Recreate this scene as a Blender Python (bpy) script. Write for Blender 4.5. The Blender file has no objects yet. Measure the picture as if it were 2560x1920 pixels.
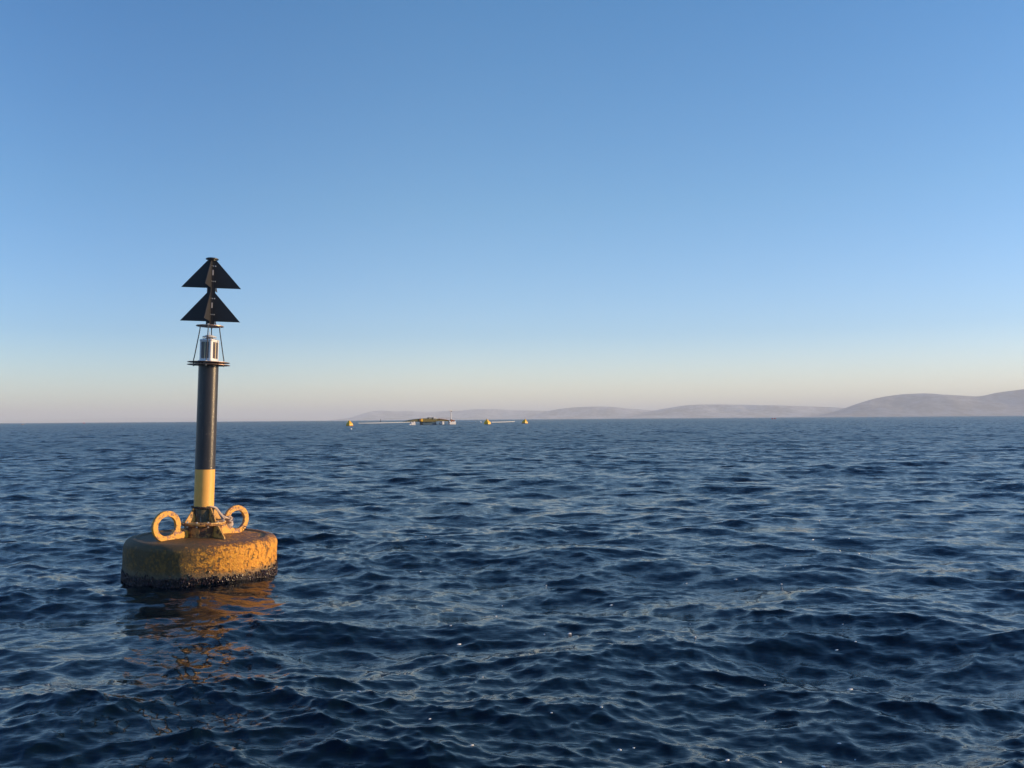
import bpy, bmesh, math, random
import numpy as np
from mathutils import Vector, Matrix, Euler, noise as mnoise

random.seed(7)
rng = np.random.default_rng(11)
R = math.radians
scene = bpy.context.scene
COL = scene.collection

# ------------------------------------------------------------------ camera
F = 2070.0            # focal length in photo pixels (photo 2560 wide)
CAM_H = 1.75
cam_data = bpy.data.cameras.new("camera")
cam = bpy.data.objects.new("camera", cam_data)
COL.objects.link(cam)
cam_data.sensor_width = 36.0
cam_data.lens = 36.0 * F / 2560.0
cam_data.clip_start = 0.1
cam_data.clip_end = 300000.0
cam.location = (0, 0, CAM_H)
PITCH, ROLL = 2.435, 0.43
cam.rotation_euler = (Matrix.Rotation(R(90 + PITCH), 3, 'X') @ Matrix.Rotation(R(-ROLL), 3, 'Z')).to_euler()
scene.camera = cam

# ------------------------------------------------------------------ sky and sun
SUN_EL = R(11.0)
SUN_AZ = R(85.0)      # clockwise from +Y (view direction), so to the right
world = bpy.data.worlds.new("World")
scene.world = world
world.use_nodes = True
wn = world.node_tree
wn.nodes.clear()
w_out = wn.nodes.new("ShaderNodeOutputWorld")
w_bg = wn.nodes.new("ShaderNodeBackground")
w_sky = wn.nodes.new("ShaderNodeTexSky")
w_sky.sky_type = 'NISHITA'
w_sky.sun_disc = False
w_sky.sun_elevation = SUN_EL
w_sky.sun_rotation = SUN_AZ
w_sky.altitude = 0
w_sky.air_density = 1.0
w_sky.dust_density = 0.3
w_sky.ozone_density = 1.6
w_bg.inputs[1].default_value = 0.15
# colour of the clear winter sky by elevation (the camera saw it bluer than the sky model)
w_tc = wn.nodes.new("ShaderNodeTexCoord")
w_sp = wn.nodes.new("ShaderNodeSeparateXYZ")
w_rp = wn.nodes.new("ShaderNodeValToRGB")
w_mx = wn.nodes.new("ShaderNodeMix"); w_mx.data_type = 'RGBA'; w_mx.blend_type = 'MULTIPLY'; w_mx.clamp_result = False
w_mx.inputs[0].default_value = 1.0
w_sc = wn.nodes.new("ShaderNodeVectorMath"); w_sc.operation = 'SCALE'; w_sc.inputs["Scale"].default_value = 1.6
cr = w_rp.color_ramp
SKYG = [(0.0, (1.26, 1.34, 1.58)), (0.035, (1.15, 1.18, 1.50)), (0.10, (0.77, 0.965, 1.33)), (0.25, (0.67, 0.98, 1.25)), (0.46, (0.50, 0.94, 1.28)), (0.66, (0.31, 0.85, 1.42)), (1.0, (0.17, 0.50, 0.95))]
while len(cr.elements) < len(SKYG): cr.elements.new(0.5)
for e_, (p_, c_) in zip(cr.elements, SKYG):
    e_.position = p_; e_.color = (c_[0] / 1.6, c_[1] / 1.6, c_[2] / 1.6, 1)
wn.links.new(w_tc.outputs["Generated"], w_sp.inputs[0]); wn.links.new(w_sp.outputs[2], w_rp.inputs[0])
wn.links.new(w_rp.outputs[0], w_sc.inputs[0]); wn.links.new(w_sc.outputs[0], w_mx.inputs[7]); wn.links.new(w_sky.outputs[0], w_mx.inputs[6])
# darker, deeper blue away from the sun (the sun stands at +X)
w_rx = wn.nodes.new("ShaderNodeValToRGB"); w_mp = wn.nodes.new("ShaderNodeMapRange")
w_mp.inputs[1].default_value = -1.0; w_mp.inputs[2].default_value = 1.0
w_m2 = wn.nodes.new("ShaderNodeMix"); w_m2.data_type = 'RGBA'; w_m2.blend_type = 'MULTIPLY'; w_m2.inputs[0].default_value = 1.0
cx = w_rx.color_ramp
while len(cx.elements) < 4: cx.elements.new(0.5)
for e_, (p_, c_) in zip(cx.elements, [(0.0, (0.62, 0.74, 0.84)), (0.26, (0.68, 0.80, 0.89)), (0.48, (1, 1, 1)), (0.80, (0.82, 0.83, 0.87))]):
    e_.position = p_; e_.color = (*c_, 1)
cx.interpolation = 'EASE'
wn.links.new(w_sp.outputs[0], w_mp.inputs[0]); wn.links.new(w_mp.outputs[0], w_rx.inputs[0])
wn.links.new(w_mx.outputs[2], w_m2.inputs[6]); wn.links.new(w_rx.outputs[0], w_m2.inputs[7])
wn.links.new(w_m2.outputs[2], w_bg.inputs[0])
wn.links.new(w_bg.outputs[0], w_out.inputs[0])

sun_d = bpy.data.lights.new("sun", 'SUN')
sun_d.energy = 5.0
sun_d.angle = R(0.53)
sun_d.color = (1.0, 0.68, 0.36)
sun = bpy.data.objects.new("sun", sun_d)
COL.objects.link(sun)
sdir = Vector((math.sin(SUN_AZ) * math.cos(SUN_EL), math.cos(SUN_AZ) * math.cos(SUN_EL), math.sin(SUN_EL)))
sun.rotation_euler = (-sdir).to_track_quat('-Z', 'Y').to_euler()
sun.location = (60, 5, 30)

scene.view_settings.view_transform = 'Standard'
scene.view_settings.look = 'None'
scene.view_settings.exposure = 0.35
scene.view_settings.gamma = 1.0
scene.view_settings.use_curve_mapping = False
scene.render.engine = 'CYCLES'
scene.cycles.max_bounces = 8
scene.cycles.volume_bounces = 4
scene.cycles.use_denoising = True
scene.cycles.sample_clamp_indirect = 6.0

# ------------------------------------------------------------------ helpers
def obj(name, data, parent=None, mat=None, smooth=False):
    if isinstance(data, bmesh.types.BMesh):
        me = bpy.data.meshes.new(name)
        bmesh.ops.recalc_face_normals(data, faces=data.faces[:])
        data.to_mesh(me)
        data.free()
    else:
        me = data
    o = bpy.data.objects.new(name, me)
    COL.objects.link(o)
    if parent is not None:
        o.parent = parent
    if mat is not None:
        if me is not None and len(me.materials) == 0:
            me.materials.append(mat)
    if smooth:
        me.polygons.foreach_set("use_smooth", [True] * len(me.polygons))
        try:
            me.set_sharp_from_angle(angle=R(35))
        except Exception:
            pass
    return o

def empty(name, loc=(0, 0, 0), rot=None):
    o = bpy.data.objects.new(name, None)
    o.empty_display_size = 0.2
    COL.objects.link(o)
    o.location = loc
    if rot is not None:
        o.rotation_euler = rot
    return o

def tag(o, label=None, cat=None, group=None, kind=None):
    if label: o["label"] = label
    if cat: o["category"] = cat
    if group: o["group"] = group
    if kind: o["kind"] = kind
    return o

def lathe(bm, prof, segs=48, cx=0.0, cy=0.0, cap=True):
    rings = []
    for (r, z) in prof:
        if r < 1e-6:
            rings.append([bm.verts.new((cx, cy, z))])
        else:
            rings.append([bm.verts.new((cx + r * math.cos(2 * math.pi * i / segs), cy + r * math.sin(2 * math.pi * i / segs), z)) for i in range(segs)])
    for a, b in zip(rings[:-1], rings[1:]):
        for i in range(segs):
            j = (i + 1) % segs
            if len(a) == 1 and len(b) == 1: continue
            if len(a) == 1: bm.faces.new((a[0], b[i], b[j]))
            elif len(b) == 1: bm.faces.new((a[i], a[j], b[0]))
            else: bm.faces.new((a[i], a[j], b[j], b[i]))
    if cap:
        for rg, fl in ((rings[0], True), (rings[-1], False)):
            if len(rg) > 2:
                bm.faces.new(rg[::-1] if fl else rg)

def box(bm, c, s, rot=None, bev=0.0):
    m = Matrix.Translation(Vector(c))
    if rot is not None: m = m @ rot.to_4x4()
    m = m @ Matrix.Diagonal((s[0], s[1], s[2], 1))
    g = bmesh.ops.create_cube(bm, size=1.0, matrix=m)
    if bev > 0:
        es = set()
        for v in g['verts']:
            for e in v.link_edges: es.add(e)
        bmesh.ops.bevel(bm, geom=list(es), offset=bev, segments=2, affect='EDGES', profile=0.6)

def tube(bm, pts, r, segs=8, cap=True):
    pts = [Vector(p) for p in pts]
    rings = []
    up = Vector((0, 0, 1))
    prev_n = None
    for i, p in enumerate(pts):
        t = (pts[min(i + 1, len(pts) - 1)] - pts[max(i - 1, 0)]).normalized()
        if prev_n is None:
            n = t.cross(up)
            if n.length < 1e-3: n = t.cross(Vector((1, 0, 0)))
            n.normalize()
        else:
            n = (prev_n - t * prev_n.dot(t)).normalized()
        prev_n = n
        b = t.cross(n)
        rr = r[i] if isinstance(r, (list, tuple)) else r
        rings.append([bm.verts.new(p + (n * math.cos(2 * math.pi * k / segs) + b * math.sin(2 * math.pi * k / segs)) * rr) for k in range(segs)])
    for a, b_ in zip(rings[:-1], rings[1:]):
        for k in range(segs):
            j = (k + 1) % segs
            bm.faces.new((a[k], a[j], b_[j], b_[k]))
    if cap:
        bm.faces.new(rings[0][::-1]); bm.faces.new(rings[-1])

def prism(bm, pts2d, thick, frame, bev=0.0):
    """polygon in the (u,v) plane of `frame` (4x4, u=x, v=z, normal=y) with thickness"""
    a = [bm.verts.new(frame @ Vector((u, -thick / 2, v))) for u, v in pts2d]
    b = [bm.verts.new(frame @ Vector((u, thick / 2, v))) for u, v in pts2d]
    n = len(pts2d)
    bm.faces.new(a); bm.faces.new(b[::-1])
    for i in range(n):
        j = (i + 1) % n
        bm.faces.new((a[j], a[i], b[i], b[j]))

def catmull(pts, n=8):
    pts = [Vector(p) for p in pts]
    out = []
    P = [pts[0] * 2 - pts[1]] + pts + [pts[-1] * 2 - pts[-2]]
    for i in range(1, len(P) - 2):
        for k in range(n):
            t = k / n
            p0, p1, p2, p3 = P[i - 1], P[i], P[i + 1], P[i + 2]
            out.append(0.5 * ((2 * p1) + (p2 - p0) * t + (2 * p0 - 5 * p1 + 4 * p2 - p3) * t * t + (3 * p1 - p0 - 3 * p2 + p3) * t ** 3))
    out.append(pts[-1])
    return out

# ------------------------------------------------------------------ materials
class NT:
    def __init__(self, name):
        self.m = bpy.data.materials.new(name)
        self.m.use_nodes = True
        self.t = self.m.node_tree
        self.n = self.t.nodes
        self.b = self.n["Principled BSDF"]
        self.out = self.n["Material Output"]
        self._tc = None
    def L(self, a, b): self.t.links.new(a, b)
    def coord(self):
        if self._tc is None: self._tc = self.n.new("ShaderNodeTexCoord")
        return self._tc.outputs["Object"]
    def noise(self, scale, detail=4, rough=0.55, vec=None, sc=None, dist=0.0):
        v = vec or self.coord()
        if sc is not None:
            mp = self.n.new("ShaderNodeMapping"); mp.inputs["Scale"].default_value = sc
            self.L(v, mp.inputs[0]); v = mp.outputs[0]
        k = self.n.new("ShaderNodeTexNoise")
        k.inputs["Scale"].default_value = scale; k.inputs["Detail"].default_value = detail
        k.inputs["Roughness"].default_value = rough; k.inputs["Distortion"].default_value = dist
        self.L(v, k.inputs["Vector"])
        return k.outputs["Fac"]
    def math(self, op, a, b=None, clamp=False):
        k = self.n.new("ShaderNodeMath"); k.operation = op; k.use_clamp = clamp
        for i, x in enumerate((a, b)):
            if x is None: continue
            if isinstance(x, (int, float)): k.inputs[i].default_value = x
            else: self.L(x, k.inputs[i])
        return k.outputs[0]
    def step(self, x, lo, hi):
        k = self.n.new("ShaderNodeMapRange"); k.interpolation_type = 'SMOOTHSTEP'
        k.inputs[1].default_value = lo; k.inputs[2].default_value = hi
        self.L(x, k.inputs[0]); return k.outputs[0]
    def mix(self, fac, a, b):
        k = self.n.new("ShaderNodeMix"); k.data_type = 'RGBA'
        for idx, x in ((0, fac), (6, a), (7, b)):
            if isinstance(x, (int, float)): k.inputs[idx].default_value = x
            elif isinstance(x, tuple): k.inputs[idx].default_value = (*x[:3], 1)
            else: self.L(x, k.inputs[idx])
        return k.outputs[2]
    def bump(self, h, strength=0.5, dist=0.01):
        k = self.n.new("ShaderNodeBump"); k.inputs["Strength"].default_value = strength
        k.inputs["Distance"].default_value = dist
        self.L(h, k.inputs["Height"]); self.L(k.outputs[0], self.b.inputs["Normal"])
    def z(self):
        s = self.n.new("ShaderNodeSeparateXYZ"); self.L(self.coord(), s.inputs[0]); return s.outputs[2]
    def color(self, c):
        if isinstance(c, tuple): self.b.inputs["Base Color"].default_value = (*c[:3], 1)
        else: self.L(c, self.b.inputs["Base Color"])
    def rough(self, r):
        if isinstance(r, (int, float)): self.b.inputs["Roughness"].default_value = r
        else: self.L(r, self.b.inputs["Roughness"])

def simple(name, c, rough=0.5, metal=0.0, var=0.15, sc=20.0, bump=0.0):
    k = NT(name)
    n1 = k.noise(sc, 5)
    d = tuple(x * (1 - var) for x in c); l = tuple(min(1, x * (1 + var)) for x in c)
    k.color(k.mix(n1, d, l)); k.rough(rough); k.b.inputs["Metallic"].default_value = metal
    if bump: k.bump(n1, bump, 0.004)
    return k.m

def paint_rust(name, base, rust=(0.16, 0.05, 0.02), dark=(0.05, 0.025, 0.015), amount=0.5, sc=18.0, rough=0.55):
    k = NT(name)
    n1 = k.noise(sc, 8, 0.62); n2 = k.noise(sc * 3.2, 6, 0.6); n3 = k.noise(sc * 0.35, 4)
    v = k.math('ADD', k.math('MULTIPLY', n1, 0.6), k.math('MULTIPLY', n3, 0.4))
    lo = 0.62 - 0.2 * amount
    m = k.step(v, lo - 0.03, lo + 0.06)
    c0 = k.mix(k.step(n2, 0.35, 0.7), base, tuple(x * 0.72 for x in base))
    c1 = k.mix(k.step(n2, 0.4, 0.62), rust, dark)
    k.color(k.mix(m, c0, c1)); k.rough(rough)
    k.bump(k.math('ADD', n2, k.math('MULTIPLY', m, -0.6)), 0.5, 0.004)
    return k.m

YEL = (0.62, 0.34, 0.045)
M = {}
M['black'] = simple('black_paint', (0.028, 0.03, 0.036), 0.42, var=0.25, sc=14)
M['plate'] = simple('black_plate', (0.022, 0.024, 0.030), 0.55, var=0.2, sc=9)
M['rod'] = simple('dark_steel', (0.05, 0.05, 0.055), 0.45, 0.4, 0.3, 40)
M['steel'] = simple('galvanised_steel', (0.5, 0.47, 0.44), 0.35, 0.8, 0.25, 60)
M['bolt'] = simple('bright_bolt', (0.75, 0.72, 0.68), 0.3, 0.6, 0.1, 60)
M['white'] = simple('white_plastic', (0.78, 0.77, 0.76), 0.4, 0, 0.04, 30)
M['lugpaint'] = paint_rust('lug_paint', (0.84, 0.42, 0.06), (0.40, 0.22, 0.16), (0.14, 0.05, 0.03), 0.50, 30)
M['gusset'] = paint_rust('gusset_paint', (0.66, 0.36, 0.09), (0.16, 0.07, 0.03), (0.05, 0.04, 0.025), 0.45, 24)
M['drum'] = paint_rust('drum_paint', (0.52, 0.26, 0.07), (0.16, 0.06, 0.025), (0.05, 0.03, 0.02), 0.7, 18)
M['flange'] = paint_rust('flange_paint', (0.75, 0.46, 0.15), (0.24, 0.08, 0.045), (0.09, 0.04, 0.03), 0.55, 30)
M['sleeve'] = paint_rust('sleeve_paint', (0.13, 0.12, 0.06), (0.09, 0.06, 0.03), (0.03, 0.035, 0.03), 0.6, 20)
_k = NT('stained_sleeve')
_n1 = _k.noise(22, 6, 0.6); _n2 = _k.noise(34, 4, 0.6, sc=(1, 1, 0.3))
_c = _k.mix(_k.step(_n1, 0.42, 0.60), (0.045, 0.045, 0.03), (0.11, 0.085, 0.04))
_c = _k.mix(_k.math('MULTIPLY', _k.step(_n2, 0.60, 0.68), 0.7), _c, (0.36, 0.40, 0.42))
_k.color(_c); _k.rough(0.6); _k.bump(_n1, 0.4, 0.004)
M['sleeve'] = _k.m
M['plate_metal'] = simple('stained_plate', (0.34, 0.22, 0.16), 0.4, 0.5, 0.35, 30)
M['rope'] = simple('pale_rope', (0.55, 0.45, 0.38), 0.9, 0, 0.3, 120)
M['darkrope'] = simple('dark_rope', (0.05, 0.035, 0.035), 0.9, 0, 0.3, 120)
M['tie'] = simple('black_tie', (0.01, 0.01, 0.01), 0.5)
M['panel'] = simple('solar_cell', (0.085, 0.07, 0.075), 0.25, 0.1, 0.25, 90)
M['amber'] = simple('panel_strip', (0.85, 0.70, 0.40), 0.4, 0, 0.05)
M['sticker'] = simple('white_sticker', (0.8, 0.72, 0.66), 0.5, 0, 0.05)

def yellow_post():
    k = NT('yellow_paint')
    n = k.noise(9, 5, sc=(1, 1, 0.25)); n2 = k.noise(60, 4)
    c = k.mix(k.step(n, 0.35, 0.7), (0.84, 0.46, 0.11), (0.78, 0.41, 0.085))
    c = k.mix(k.math('MULTIPLY', k.step(n2, 0.66, 0.74), 0.6), c, (0.25, 0.12, 0.04))
    k.color(c); k.rough(0.42); k.bump(n2, 0.08, 0.002)
    return k.m
M['yellow_post'] = yellow_post()

def black_post():
    k = NT('black_pipe')
    n = k.noise(6, 5, sc=(1, 1, 0.3)); n2 = k.noise(80, 3, sc=(1, 1, 0.6)); n3 = k.noise(30, 5)
    c = k.mix(k.step(n, 0.3, 0.7), (0.020, 0.022, 0.031), (0.036, 0.034, 0.040))
    n4 = k.noise(34, 4, 0.6, sc=(1, 1, 0.06))
    c = k.mix(k.math('MULTIPLY', k.step(n4, 0.56, 0.72), 0.35), c, (0.10, 0.09, 0.085))
    c = k.mix(k.math('MULTIPLY', k.step(n3, 0.60, 0.72), 0.6), c, (0.12, 0.10, 0.09))
    k.color(c); k.rough(0.36); k.bump(n2, 0.12, 0.002)
    return k.m
M['black_pipe'] = black_post()

def float_mat():
    k = NT('float_weathered_paint')
    z = k.z()
    n1 = k.noise(23, 9, 0.68, dist=0.3); n2 = k.noise(55, 6, 0.6); n3 = k.noise(4.0, 4); n4 = k.noise(130, 3, 0.6)
    n5 = k.noise(24, 6, 0.7, sc=(1, 1, 0.55))
    yel = k.mix(k.step(n2, 0.35, 0.65), (0.84, 0.40, 0.035), (0.60, 0.23, 0.025))
    yel = k.mix(k.math('MULTIPLY', k.step(n4, 0.58, 0.7), 0.55), yel, (0.78, 0.55, 0.16))
    olive = k.mix(n2, (0.12, 0.10, 0.035), (0.20, 0.15, 0.05))
    rust = k.mix(k.step(n4, 0.35, 0.65), (0.33, 0.14, 0.04), (0.075, 0.036, 0.02))
    # amount of missing paint grows towards the top edge and the deck
    top = k.step(z, 0.345, 0.44)
    v = k.math('ADD', k.math('MULTIPLY', n1, 0.65), k.math('MULTIPLY', n3, 0.35))
    sx = k.n.new("ShaderNodeSeparateXYZ"); k.L(k.coord(), sx.inputs[0])
    left_mask = k.math('SUBTRACT', 1.0, k.step(k.math('ADD', sx.outputs[0], k.math('MULTIPLY', n3, 0.5)), -0.35, 0.75))   # rises towards the left side
    v = k.math('ADD', v, k.math('MULTIPLY', top, 0.14))
    v = k.math('ADD', v, k.math('MULTIPLY', k.math('SUBTRACT', n5, 0.5), 0.35))
    v = k.math('ADD', v, k.math('MULTIPLY', left_mask, 0.10))
    runs = k.noise(16, 4, 0.6, sc=(1, 1, 0.10))
    v = k.math('ADD', v, k.math('MULTIPLY', k.step(runs, 0.52, 0.66), 0.06))
    v = k.math('ADD', v, k.math('MULTIPLY', k.math('SUBTRACT', n4, 0.5), 0.30))
    m = k.step(v, 0.55, 0.61)
    c = k.mix(m, yel, rust)
    spots = k.step(n5, 0.56, 0.66)
    c = k.mix(k.math('MULTIPLY', spots, 0.8), c, olive)
    dark_mask = k.step(k.math('ADD', k.math('MULTIPLY', n2, 0.5), k.math('ADD', k.math('MULTIPLY', n1, 0.4), k.math('MULTIPLY', left_mask, 0.26))), 0.50, 0.62)  # dark mottling, denser towards the left
    c = k.mix(k.math('MULTIPLY', dark_mask, 0.8), c, k.mix(n4, (0.05, 0.04, 0.016), (0.13, 0.10, 0.035)))
    # grey green algae band over the mussels
    zz = k.math('ADD', z, k.math('MULTIPLY', k.math('SUBTRACT', n1, 0.5), 0.16))
    alg = k.math('SUBTRACT', 1.0, k.step(zz, 0.10, 0.17))
    algc = k.mix(n2, (0.10, 0.085, 0.06), (0.20, 0.17, 0.11))
    c = k.mix(k.math('MULTIPLY', alg, 0.78), c, algc)
    wet = k.math('SUBTRACT', 1.0, k.step(zz, 0.055, 0.10))
    c = k.mix(wet, c, (0.02, 0.014, 0.016))
    # pale lichen and salt on the deck
    dk = k.step(z, 0.42, 0.445)
    lich = k.math('MULTIPLY', dk, k.math('MULTIPLY', k.step(n2, 0.58, 0.68), 0.45))
    c = k.mix(lich, c, (0.32, 0.28, 0.24))
    k.color(c); k.rough(k.math('ADD', 0.42, k.math('MULTIPLY', n2, 0.4)))
    h = k.math('ADD', k.math('MULTIPLY', n2, 0.7), k.math('ADD', k.math('MULTIPLY', n1, 0.8), k.math('MULTIPLY', n4, 0.35)))
    k.bump(k.math('SUBTRACT', h, k.math('MULTIPLY', m, 0.35)), 1.0, 0.018)
    return k.m
M['float'] = float_mat()
def mussel_mat():
    k = NT('mussel_shell')
    n = k.noise(38, 3); n2 = k.noise(9, 3)
    c = k.mix(k.step(n, 0.4, 0.62), (0.010, 0.007, 0.011), (0.050, 0.026, 0.032))
    c = k.mix(k.math('MULTIPLY', k.step(n, 0.66, 0.7), 0.8), c, (0.45, 0.27, 0.12))
    k.color(c); k.rough(0.32)
    return k.m
M['mussel'] = mussel_mat()

def glassy():
    k = NT('clear_lens')
    k.color((0.85, 0.88, 0.9)); k.rough(0.08)
    k.b.inputs["Transmission Weight"].default_value = 0.85
    k.b.inputs["IOR"].default_value = 1.3
    return k.m
M['lens'] = glassy()

# ------------------------------------------------------------------ the sea
BUOY_AZ = math.atan(-773.0 / F)
BUOY_Y = 9.5
BX, BY = BUOY_Y * math.tan(BUOY_AZ), BUOY_Y
BRAD = 0.82

LAMB = np.array([0.03, 0.06, 0.12, 0.25, 0.5, 1.0, 2.0, 4.0, 8.0, 16.0, 32.0]) * 0.62
SVAR = np.array([0.0035, 0.0090, 0.0125, 0.0125, 0.0092, 0.0074, 0.0054, 0.0028, 0.0008, 0.00012, 0.00002])  # slope variance per octave
WIND = R(86.0)        # travel direction of the chop, from +X

def tile(Lt, N, lam_lo, lam_hi, cutoffs, wdir, seed):
    r = np.random.default_rng(seed)
    k1 = np.fft.fftfreq(N, d=Lt / N) * 2 * np.pi
    kx, ky = np.meshgrid(k1, k1, indexing='xy')
    kk = np.hypot(kx, ky); kk[0, 0] = 1.0
    lam = 2 * np.pi / kk
    dens = np.interp(np.log(lam), np.log(LAMB), SVAR) / math.log(2)      # per ln k
    band = 1.0 / (1 + np.exp(-(np.log(lam) - math.log(lam_lo)) * 9)) * 1.0 / (1 + np.exp((np.log(lam) - math.log(lam_hi)) * 9))
    th = np.arctan2(ky, kx) - wdir
    spread = np.interp(np.log(lam), [math.log(0.1), math.log(4.0)], [0.55, 0.12])
    EX = [3.0, 9.0, 14.0]
    ex = np.interp(np.log(lam), [math.log(0.1), math.log(1.0), math.log(6.0)], EX)
    D = 0.55 * np.abs(np.cos((th - R(17)) / 2)) ** (2 * ex) + 0.45 * np.abs(np.cos((th + R(21)) / 2)) ** (2 * ex) + 0.03
    # normalise the spreading numerically
    t_ = np.linspace(-np.pi, np.pi, 361)
    exs = np.linspace(2.9, 14.1, 20)
    ints = np.array([np.trapezoid(np.abs(np.cos(t_ / 2)) ** (2 * e) + 0.03, t_) for e in exs]) if hasattr(np, 'trapezoid') else np.array([np.trapz(np.abs(np.cos(t_ / 2)) ** (2 * e) + 0.03, t_) for e in exs])
    D = D / np.interp(ex, exs, ints)
    P = dens * D / kk ** 2 / kk ** 2 * band       # height PSD per d2k
    dk = 2 * np.pi / Lt
    amp = np.sqrt(P * dk * dk)
    ph = (r.normal(size=(N, N)) + 1j * r.normal(size=(N, N)))
    H = amp * ph * N * N
    H[0, 0] = 0
    out = []
    for lc in cutoffs:
        g = 1.0 / (1 + (lc / lam) ** 6) if lc > 0 else 1.0
        Hf = H * g
        z = np.real(np.fft.ifft2(Hf))
        dx = np.real(np.fft.ifft2(1j * kx / kk * Hf))
        dy = np.real(np.fft.ifft2(1j * ky / kk * Hf))
        out.append(np.stack([dx, dy, z], -1).astype(np.float32))
    return out

CUT = [0.04, 0.08, 0.16, 0.32, 0.64, 1.28, 2.56, 5.12, 10.24, 20.48]
TILES = [
    (6.1, 512, 0.022, 0.50, 0.35, 1),
    (26.0, 512, 0.50, 3.0, -0.12, 2),
    (173.0, 512, 3.0, 60.0, 0.05, 3),
]
tiles = []
for (Lt, N, lo, hi, rotn, sd) in TILES:
    cuts = [c for c in CUT if c > lo * 0.6 and c < hi * 2.6]
    tiles.append((Lt, N, rotn, cuts, tile(Lt, N, lo, hi, cuts, WIND - rotn, sd)))

def sample(field, Lt, N, x, y):
    u = (x / Lt * N) % N; v = (y / Lt * N) % N
    i = np.floor(u).astype(np.int64); j = np.floor(v).astype(np.int64)
    fu = (u - i)[:, None].astype(np.float32); fv = (v - j)[:, None].astype(np.float32)
    i %= N; j %= N
    i2 = (i + 1) % N; j2 = (j + 1) % N
    return (field[j, i] * (1 - fu) + field[j, i2] * fu) * (1 - fv) + (field[j2, i] * (1 - fu) + field[j2, i2] * fu) * fv

CHOP = [1.1, 1.2, 1.0]
def displace(x, y, lc):
    """displacement of the sea surface at rest points x,y, keeping waves longer than lc"""
    d = np.zeros((len(x), 3), np.float32)
    llc = np.log(np.maximum(lc, 0.04))
    for ti, (Lt, N, rotn, cuts, fields) in enumerate(tiles):
        c, s = math.cos(rotn), math.sin(rotn)
        xr = c * x + s * y + 3.7 * ti; yr = -s * x + c * y + 1.9 * ti
        lcu = np.log(np.array(cuts))
        pos = np.interp(llc, lcu, np.arange(len(cuts)))
        dead = llc > lcu[-1] + 0.69
        for li in range(len(cuts)):
            w = np.clip(1 - np.abs(pos - li), 0, 1)
            sel = (w > 0) & ~dead
            if not sel.any(): continue
            v = sample(fields[li], Lt, N, xr[sel], yr[sel]) * w[sel][:, None]
            g = 1.0
            if ti == 0:
                # slick water in the lee of the float
                ddx = x[sel] - (BX + 0.50); ddy = y[sel] - (BY - 1.7)
                g = 1 - 0.60 * np.exp(-((ddx / 0.95) ** 2 + (ddy / 1.6) ** 2))
                gx = x[sel]; gy = y[sel]
                gust = 1.0 + 0.26 * np.sin(gx * 0.9 + 1.3 * np.sin(gy * 0.55 + 1.0)) * np.sin(gy * 1.1 + 1.7 * np.sin(gx * 0.47)) + 0.26 * np.sin(gx * 0.21 + gy * 0.13 + 2.0 * np.sin(gy * 0.09)) 
                g = g * gust
                v = v * g[:, None].astype(np.float32)
            d[sel, 0] += (c * v[:, 0] - s * v[:, 1]) * CHOP[ti]
            d[sel, 1] += (s * v[:, 0] + c * v[:, 1]) * CHOP[ti]
            d[sel, 2] += v[:, 2]
    return d

FINE = R(42)
th_f = np.arange(-FINE, FINE, 0.0014)
th_c = np.linspace(FINE, 2 * math.pi - FINE, 140, endpoint=False)
TH = np.concatenate([th_f, th_c])
rad = [0.5, 1.0, 1.6, 2.2]
r_ = 2.6
while r_ < 420: rad.append(r_); r_ *= 1.0055
step_ = 1.0055
while r_ < 60000:
    rad.append(r_); step_ = min(1.06, step_ * 1.012); r_ *= step_
RAD = np.array(rad)
nr, nt = len(RAD), len(TH)
rr, tt = np.meshgrid(RAD, TH, indexing='ij')
rr = rr.ravel(); tt = tt.ravel()
X0 = rr * np.sin(tt); Y0 = rr * np.cos(tt)
cell = np.repeat(np.gradient(RAD), nt)
fine_mask = np.tile((np.arange(nt) < len(th_f)), nr)
cellc = np.where(fine_mask, cell, np.maximum(cell, rr * 0.04))
lc = 1.45 * cellc
D3 = displace(X0, Y0, lc)
# wavelets thrown back by the float
dfl = np.hypot(X0 - BX, Y0 - BY) - 0.82
ringz = np.where(dfl > -0.05, 0.010 * np.cos(2 * math.pi * dfl / 0.17 + 1.5 * np.sin(3 * np.arctan2(Y0 - BY, X0 - BX))) * np.exp(-np.clip(dfl, 0, 9) / 0.30), 0)
D3[:, 2] += ringz * (0.6 + 0.4 * np.sin(5 * np.arctan2(Y0 - BY, X0 - BX) + 1))
V = np.stack([X0 + D3[:, 0], Y0 + D3[:, 1], D3[:, 2]], -1).astype(np.float32)
V = np.concatenate([V, np.array([[0, 0, 0]], np.float32)])
# slope variance that the mesh cannot carry at this distance
lv = np.log(LAMB); cum = np.concatenate([[0], np.cumsum(0.5 * (SVAR[1:] + SVAR[:-1]) * np.diff(lv) / math.log(2))])
lost = np.interp(np.log(lc), lv, cum)
# part of it stays visible as sparkle (perturbed normals), the rest is roughness
dist_w = np.clip((rr - 6.0) / 60.0, 0, 1)
pert = lost * (0.5 + 0.2 * dist_w)
mrough = np.clip(lost * 0.12 * dist_w + 0.000002, 0, 1) ** 0.25
mrough = np.concatenate([mrough, [0.03]]).astype(np.float32)
micro = np.sqrt(pert / 2.0)
micro = np.concatenate([micro, [0.0]]).astype(np.float32)
a = (np.arange(nr - 1)[:, None] * nt + np.arange(nt)[None, :]).ravel()
jn = (np.arange(nt) + 1) % nt
b = (np.arange(nr - 1)[:, None] * nt + jn[None, :]).ravel()
quads = np.stack([a, a + nt, b + nt, b], -1)
quads = quads[:, ::-1]
ctr = len(V) - 1
tris = np.stack([np.full(nt, ctr), np.arange(nt), jn], -1)[:, ::-1]
me = bpy.data.meshes.new("sea")
nq, ntri = len(quads), len(tris)
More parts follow.
